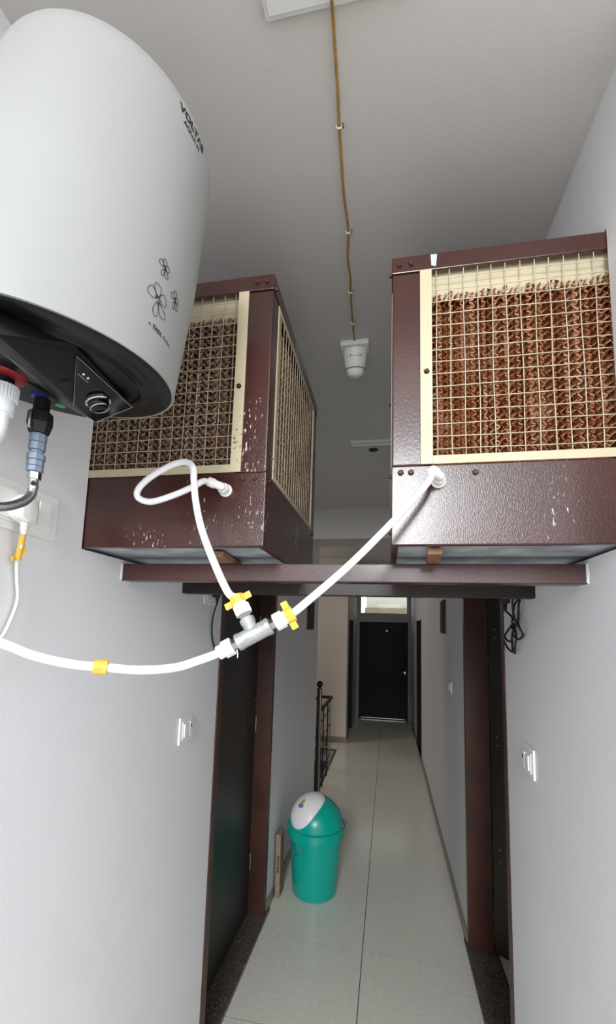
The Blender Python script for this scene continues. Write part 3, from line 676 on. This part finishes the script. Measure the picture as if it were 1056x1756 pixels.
def plate(name, x, s, y0, y1, z0, z1, lab, grp=None):
    t = thing(name, (x, (y0+y1)/2, z0), lab, 'switch', grp); q = lambda a, b: (min(x+s*a, x+s*b), max(x+s*a, x+s*b))
    a, b = q(.0005, .009); G().box(a, b, y0, y1, z0, z1, .003).build('face_plate', 'white', t)
    a, b = q(.0092, .013); G().box(a, b, y0+.016, y1-.016, z0+.016, z1-.016, .002).build('inner_frame', 'white', t)
    return t, q
t, q = plate('switch_plate', XL, 1, 1.638, 1.750, 1.452, 1.556, 'white switch plate on the left wall before the doorway')
a, b = q(.0132, .019); G().box(a, b, 1.705, 1.727, 1.475, 1.533, .002).build('rocker_switch', 'white', t); G().box(a, b, 1.66, 1.70, 1.478, 1.53, .002).build('blank_cover', 'white', t)
G().box(b, b+.0015, 1.713, 1.719, 1.510, 1.522).build('indicator', 'ink', t)
t, q = plate('switch_plate', XR, -1, 1.655, 1.768, 1.430, 1.530, 'white switch plate on the right wall before the doorway')
a, b = q(.0132, .019); G().box(a, b, 1.722, 1.746, 1.452, 1.508, .002).build('rocker_switch', 'white', t); G().box(a, b, 1.68, 1.715, 1.455, 1.505, .002).build('blank_cover', 'white', t)
G().box(a-.0015, a, 1.732, 1.740, 1.483, 1.498).build('indicator', 'ink', t)
t, q = plate('switch_plate', XR, -1, 3.64, 3.80, 1.44, 1.545, 'small white switch plate far along the right corridor wall')
a, b = q(.0132, .019); G().box(a, b, 3.70, 3.74, 1.462, 1.522, .002).build('rocker_switch', 'white', t)
t, q = plate('switch_plate', -.715, 1, 8.93, 9.05, 2.26, 2.42, 'tiny pale plate high on the far left wall beside the transom')
a, b = q(.0132, .019); G().box(a, b, 8.97, 9.0, 2.29, 2.38, .002).build('rocker_switch', 'white', t)

for x, s, y0, y1, lab in ((XL, 1, 4.30, 4.60, 'dark thin board hanging high on the left corridor wall'), (XR, -1, 3.98, 4.20, 'dark thin board hanging high on the right corridor wall')):
    t = thing('wall_board', (x, y0, 1.915), lab, 'board'); xa, xb = sorted((x+s*.0005, x+s*.022))
    G().box(xa, xb, y0, y1, 1.915, 2.215, .002).build('board_box', 'board', t)
    xa, xb = sorted((x+s*.0225, x+s*.027)); G().box(xa, xb, y0+.012, y1-.012, 1.93, 2.20, .002).build('board_cover', 'dark', t)

t, q = plate('cord_socket', XL, 1, 1.80, 1.935, 2.02, 2.14, 'white socket on the left wall half hidden behind the rear beam')
t['category'] = 'socket'
t = thing('black_cord', (XL, 1.88, 1.75), 'black cord with plug hanging straight from the left wall socket', 'cord')
G().obox((XL+.030, 1.875, 2.075), (1, 0, 0), (0, 1, 0), (0, 0, 1), .016, .018, .022, .006).build('plug_body', 'rubber', t, smooth=40)
G().lathe((XL+.034, 1.877, 2.052), (0, 0, -1), [(.009, 0), (.0085, .006), (.006, .012), (.0065, .016), (.004, .03)], 12).build('strain_relief', 'rubber', t, smooth=True)
G().tube(spline([(XL+.034, 1.877, 2.025), (XL+.020, 1.88, 1.98), (XL+.012, 1.885, 1.92), (XL+.010, 1.905, 1.86), (XL+.010, 1.95, 1.805), (XL+.010, 1.99, 1.77)], 6), .0038, 8).build('cable', 'rubber', t, smooth=True)
t, q = plate('cord_socket', XR, -1, 1.78, 1.93, 2.045, 2.165, 'white socket on the right wall hidden behind the rear beam')
t['category'] = 'socket'
t = thing('black_cord', (XR, 1.86, 1.85), 'coiled black cord tied in a bundle on the right wall', 'cord')
G().obox((XR-.030, 1.875, 2.072), (1, 0, 0), (0, 1, 0), (0, 0, 1), .016, .018, .026, .006).build('plug_body', 'rubber', t, smooth=40)
G().lathe((XR-.030, 1.875, 2.045), (0, 0, -1), [(.010, 0), (.010, .005), (.0065, .008), (.0085, .012), (.0060, .016), (.0075, .020), (.0045, .030)], 12).build('strain_relief', 'rubber', t, smooth=True)
def wl(L, dx=0): return [(XR-.010-dx-.006*(i % 3), 1.86+(y-1.86)*1.35-.035, z) for i, (y, z) in enumerate(L)]
g = G()
g.tube(spline([(XR-.030, 1.875, 2.018)] + wl([(1.880, 1.99), (1.872, 1.965), (1.845, 1.945), (1.83, 1.965), (1.80, 2.00), (1.78, 2.03), (1.80, 2.055), (1.83, 2.04), (1.835, 2.0), (1.838, 1.965)]), 6), .0042, 8)
g.tube(spline(wl([(1.838, 1.965), (1.87, 1.95), (1.915, 1.915), (1.912, 1.895), (1.86, 1.90), (1.83, 1.93), (1.825, 1.965), (1.80, 1.975), (1.765, 1.95), (1.765, 1.92), (1.80, 1.905), (1.83, 1.925)], .006), 6), .0042, 8)
g.tube(spline(wl([(1.845, 1.965), (1.80, 1.92), (1.80, 1.88), (1.84, 1.855), (1.885, 1.865), (1.915, 1.895)], .010), 6), .0042, 8)
g.tube(spline(wl([(1.84, 1.965), (1.87, 1.91), (1.85, 1.86), (1.86, 1.85)], .0), 6), .0042, 8)
g.tube(spline(wl([(1.835, 1.97), (1.84, 2.01), (1.825, 2.05), (1.82, 2.09)], .004), 6), .0042, 8)
g.build('cable_loops', 'rubber', t, smooth=True)
G().tube([(XR-.012 + .010*math.cos(a)-.008, 1.795+.016*math.sin(a), 1.966+.004*math.sin(a*2)) for a in [k*.524 for k in range(13)]], .0016, 6).build('cord_tie', 'print_grey', t)

# ------------------------------------------------------------------ ceiling things
pn_ = thing('ceiling_panel_light', (-.105, .58, ZC), 'flat white square panel light on the ceiling at the photo\'s top edge', 'ceiling light')
G().box(-.262, .05, .415, .724, ZC-.016, ZC-.0005, .007).build('housing', 'lamp_white', pn_, smooth=30)
G().box(-.252, .040, .425, .714, ZC-.018, ZC-.0165, .0006).build('diffuser', 'lamp_white', pn_)
wr = [(-.112, .40, ZC-.031), (-.116, .60, ZC-.032), (-.119, .70, ZC-.030), (-.121, .735, ZC-.012), (-.124, .80, ZC-.008), (-.126, .867, ZC-.008), (-.131, .941, ZC-.006), (-.134, 1.03, ZC-.007), (-.137, 1.116, ZC-.006), (-.1345, 1.238, ZC-.006),
      (-.146, 1.338, ZC-.007), (-.144, 1.42, ZC-.008), (-.149, 1.487, ZC-.006), (-.153, 1.60, ZC-.008), (-.155, 1.69, ZC-.007), (-.156, 1.765, ZC-.006)]
G().tube(spline(wr, 6), .0036, 8).build('ceiling_cable', 'ochre', smooth=True, label='ochre twisted cable running along the ceiling to the dome camera', category='cable')
for i, (x, y) in enumerate(((-.131, .941), (-.1345, 1.238), (-.149, 1.487), (-.154, 1.655))):
    cc = thing('cable_clip', (x, y, ZC), ['first white clip on the ceiling cable, nearest the viewer', 'second white clip on the ceiling cable, beside a dark nail',
              'third white clip on the ceiling cable, level with the cooler tops', 'last white clip on the ceiling cable, just before the dome camera'][i], 'clip', 'cable clips on the ceiling')
    G().tube([(x+.0075*math.cos(a), y, ZC-.006-.0075*math.sin(a)) for a in [math.pi*(k/8)*1.15-.2 for k in range(9)]], .0022, 6).build('clip_hook', 'white', cc, smooth=True)
    G().cyl((x+.0095, y, ZC-.0005), (x+.0095, y, ZC-.012), .0022, .003, 8).build('nail', 'steel', cc, smooth=True)
sx, sy = -.156, 1.800
sn = thing('dome_camera', (sx, sy, ZC), 'white plastic tapered security camera fixed to the ceiling at the cable end', 'camera')
G().box(sx-.063, sx+.063, sy-.035, sy+.045, ZC-.028, ZC-.0005, .008).build('mount_plate', 'white', sn, smooth=30)
axs = V(0, .30, -1).normalized(); cb = V(sx, sy+.012, ZC-.024)
G().lathe(cb, axs, [(.054, 0), (.055, .010), (.050, .050), (.044, .080), (.0425, .082)], 36).build('body_shell', 'white', sn, smooth=True)
G().lathe(cb + axs*.0825, axs, [(.0405, 0), (.0395, .012), (.034, .026), (.024, .034), (.001, .038)], 36).build('dome', 'white', sn, smooth=True)
G().lathe(cb + axs*.080, axs, [(.0435, 0), (.0440, .001), (.0435, .003)], 36, cap=False).build('seam_ring', 'hgrey', sn, smooth=True)
for dx in (-.048, .048): G().lathe((sx+dx, sy-.030+.03, ZC-.0285), (0, 0, -1), [(.004, 0), (.003, .001)], 10).build('screw', 'ink', sn)
ee2 = V(1, 0, 0); ee3 = axs.cross(ee2)
if ee3.y > 0: ee3 = -ee3
def onc(x, y):
    t_ = .036 - y; r_ = .0545 - (t_-.01)*.125 + .0008; a = x/r_
    return cb + axs*t_ + r_*(math.sin(a)*V(1, 0, 0) + math.cos(a)*ee3)
text_geo('I  P --.- ıl A', .015, onc, .0002).build('lettering', 'ink', sn)

bt = thing('batten_light', (.035, 2.81, ZC), 'thin white batten light across the ceiling between the coolers', 'ceiling light')
G().box(-.262, .34, 2.795, 2.825, ZC-.022, ZC-.0005, .003).build('batten_body', 'lamp_white', bt); G().cyl((-.25, 2.81, ZC-.031), (.33, 2.81, ZC-.031), .008, seg=12).build('tube', 'lamp_white', bt, smooth=True)
dl = thing('ceiling_rose', (-.113, 2.93, ZC), 'small round white ceiling fitting just behind the batten light', 'ceiling fitting')
G().lathe((-.113, 2.94, ZC-.0005), (0, 0, -1), [(.050, 0), (.050, .006), (.042, .010), (.034, .010)], 32).build('rim', 'ceil', dl, smooth=True)
G().lathe((-.113, 2.94, ZC-.011), (0, 0, -1), [(.033, 0), (.03, .004)], 24).build('cover', 'hgrey', dl, smooth=True)

# ------------------------------------------------------------------ swing bin and carton
BX, BY = -.530, 3.42
bn = thing('swing_bin', (BX, BY, 0), 'teal plastic swing-lid bin with a white flap on the corridor floor', 'bin')
G().lathe((BX, BY, .001), (0, 0, 1), [(.150, 0), (.160, .008), (.163, .03), (.194, .385), (.200, .39), (.200, .398), (.196, .40)], 56).build('bin_body', 'teal', bn, smooth=True)
prof = [(.203, .402), (.214, .404), (.215, .412), (.206, .455), (.219, .458), (.220, .466), (.205, .472)]
G().lathe((BX, BY, 0), (0, 0, 1), prof, 56).build('lid_rim', 'teal', bn, smooth=True)
# dome of the lid, cut open on the viewer's left where the flap sits
fa = R(-128)      # direction the flap faces
fd = V(math.cos(fa), math.sin(fa), 0); fs_ = V(-fd.y, fd.x, 0); LC = V(BX, BY, .472)
def dome(r, h): return [(r*math.cos(a)**1.18, h*math.sin(a)) for a in [k*math.pi/2/10 for k in range(11)]]
G().lathe(LC, (0, 0, 1), [(max(r, .001), z) for r, z in dome(.204, .205)], 48).build('lid_dome', 'teal', bn, smooth=True)
# flap: an oval shell over the dome from base edge to past the top
g = G(); rr = []
def domeP(a, e, k): return LC + k*(.204*math.cos(e)*(math.cos(a)*fd + math.sin(a)*fs_)) + V(0, 0, k*.205*math.sin(e))
N = 40
for q in (0, .2, .4, .6, .8, .93, 1):
    row = []
    for i in range(N):
        th = 2*math.pi*i/N
        # oval in (side, elevation) around direction e0
        w0, e_ = q*.70*math.cos(th), R(54) + q*R(50)*math.sin(th)
        n_ = (math.cos(e_)*fd + math.sin(e_)*V(0, 0, 1)); n_ = (n_ + fs_*w0*1.0).normalized()
        k = 1.03 if q < 1 else 1.0
        row.append(LC + V(n_.x*.204*k, n_.y*.204*k, n_.z*.205*k + (.020*(1-q*q) if q < 1 else 0)))
    rr.append(row)
g.rings(rr, True, False).build('swing_flap', 'lid', bn, smooth=50)
fp = lambda s_, u_: (lambda n_: LC + V(n_.x*.204*1.04, n_.y*.204*1.04, n_.z*.205*1.04 + .0195))((math.cos(R(46)+u_)*fd + math.sin(R(46)+u_)*V(0, 0, 1) + fs_*s_).normalized())
for nm, m_, du, rs_, rl_ in (('decal', 'decal_y', .07, .07, .11), ('decal', 'decal_b', -.07, .12, .08)):
    g = G(); v = [fp(rs_*math.cos(2*math.pi*k/20)*(1+.12*math.sin(k*1.9)), du + rl_*math.sin(2*math.pi*k/20)) for k in range(20)]
    g.raw([fp(0, du)] + v, [(0, 1+k, 1+(k+1) % 20) for k in range(20)]).build(nm, m_, bn)
G().tube(spline([(-.662, 3.245, .392), (-.648, 3.214, .345), (-.618, 3.199, .335), (-.583, 3.206, .388)], 4), .0028, 6).build('wire_handle', 'steel', bn, smooth=True)
for sgn in (1,):
    hb = V(BX, BY, .40) + (V(-.175, -.145, -.045) if sgn < 0 else V(.205, -.03, .085)); L_ = [(0, -.045, .02), (sgn*.004, -.05, -.02), (sgn*.02, -.03, -.03), (sgn*.02, .03, -.03), (0, .05, -.02), (0, .045, .02)]
    if sgn > 0: L_ = [(x, y, -z) for x, y, z in L_]
    G().tube(spline([hb + V(*p) for p in L_], 4), .0028, 6).build('wire_handle', 'steel', bn, smooth=True)
cb_ = thing('cardboard_carton', (-.775, 3.42, 0), 'thin tall tan carton standing between the teal bin and the left wall', 'carton')
G().obox((-.778, 3.32, .215), (1, 0, .01), (0, 1, 0), (-.01, 0, 1), .018, .055, .212, .003).build('carton_box', 'card', cb_)
text_geo('Seat Cover', .026, lambda x, y: V(-.778 - y, 3.2635, .23 + x) + V(0, 0, 0), .0008).build('lettering', 'ink', cb_)

# ------------------------------------------------------------------ balcony end behind the viewer
G().box(-4.5, 4.5, -4.2, .19, -.14, -.012).box(.661, 4.5, .19, .799, -.14, -.012).build('floor_terrace_bounce', 'terrace_bounce', kind='structure')  # unseen ground, added pale to bounce skylight into the corridor
G().box(-4.5, 4.5, -4.4, -4.2, -.14, .95).build('wall_parapet', 'wall', kind='structure')
G().box(-4.5, XLo-.001, .20, .35, -.012, ZC).box(XRo+.001, 4.5, .80, .90, -.012, ZC).build('wall_front', 'wall', kind='structure')
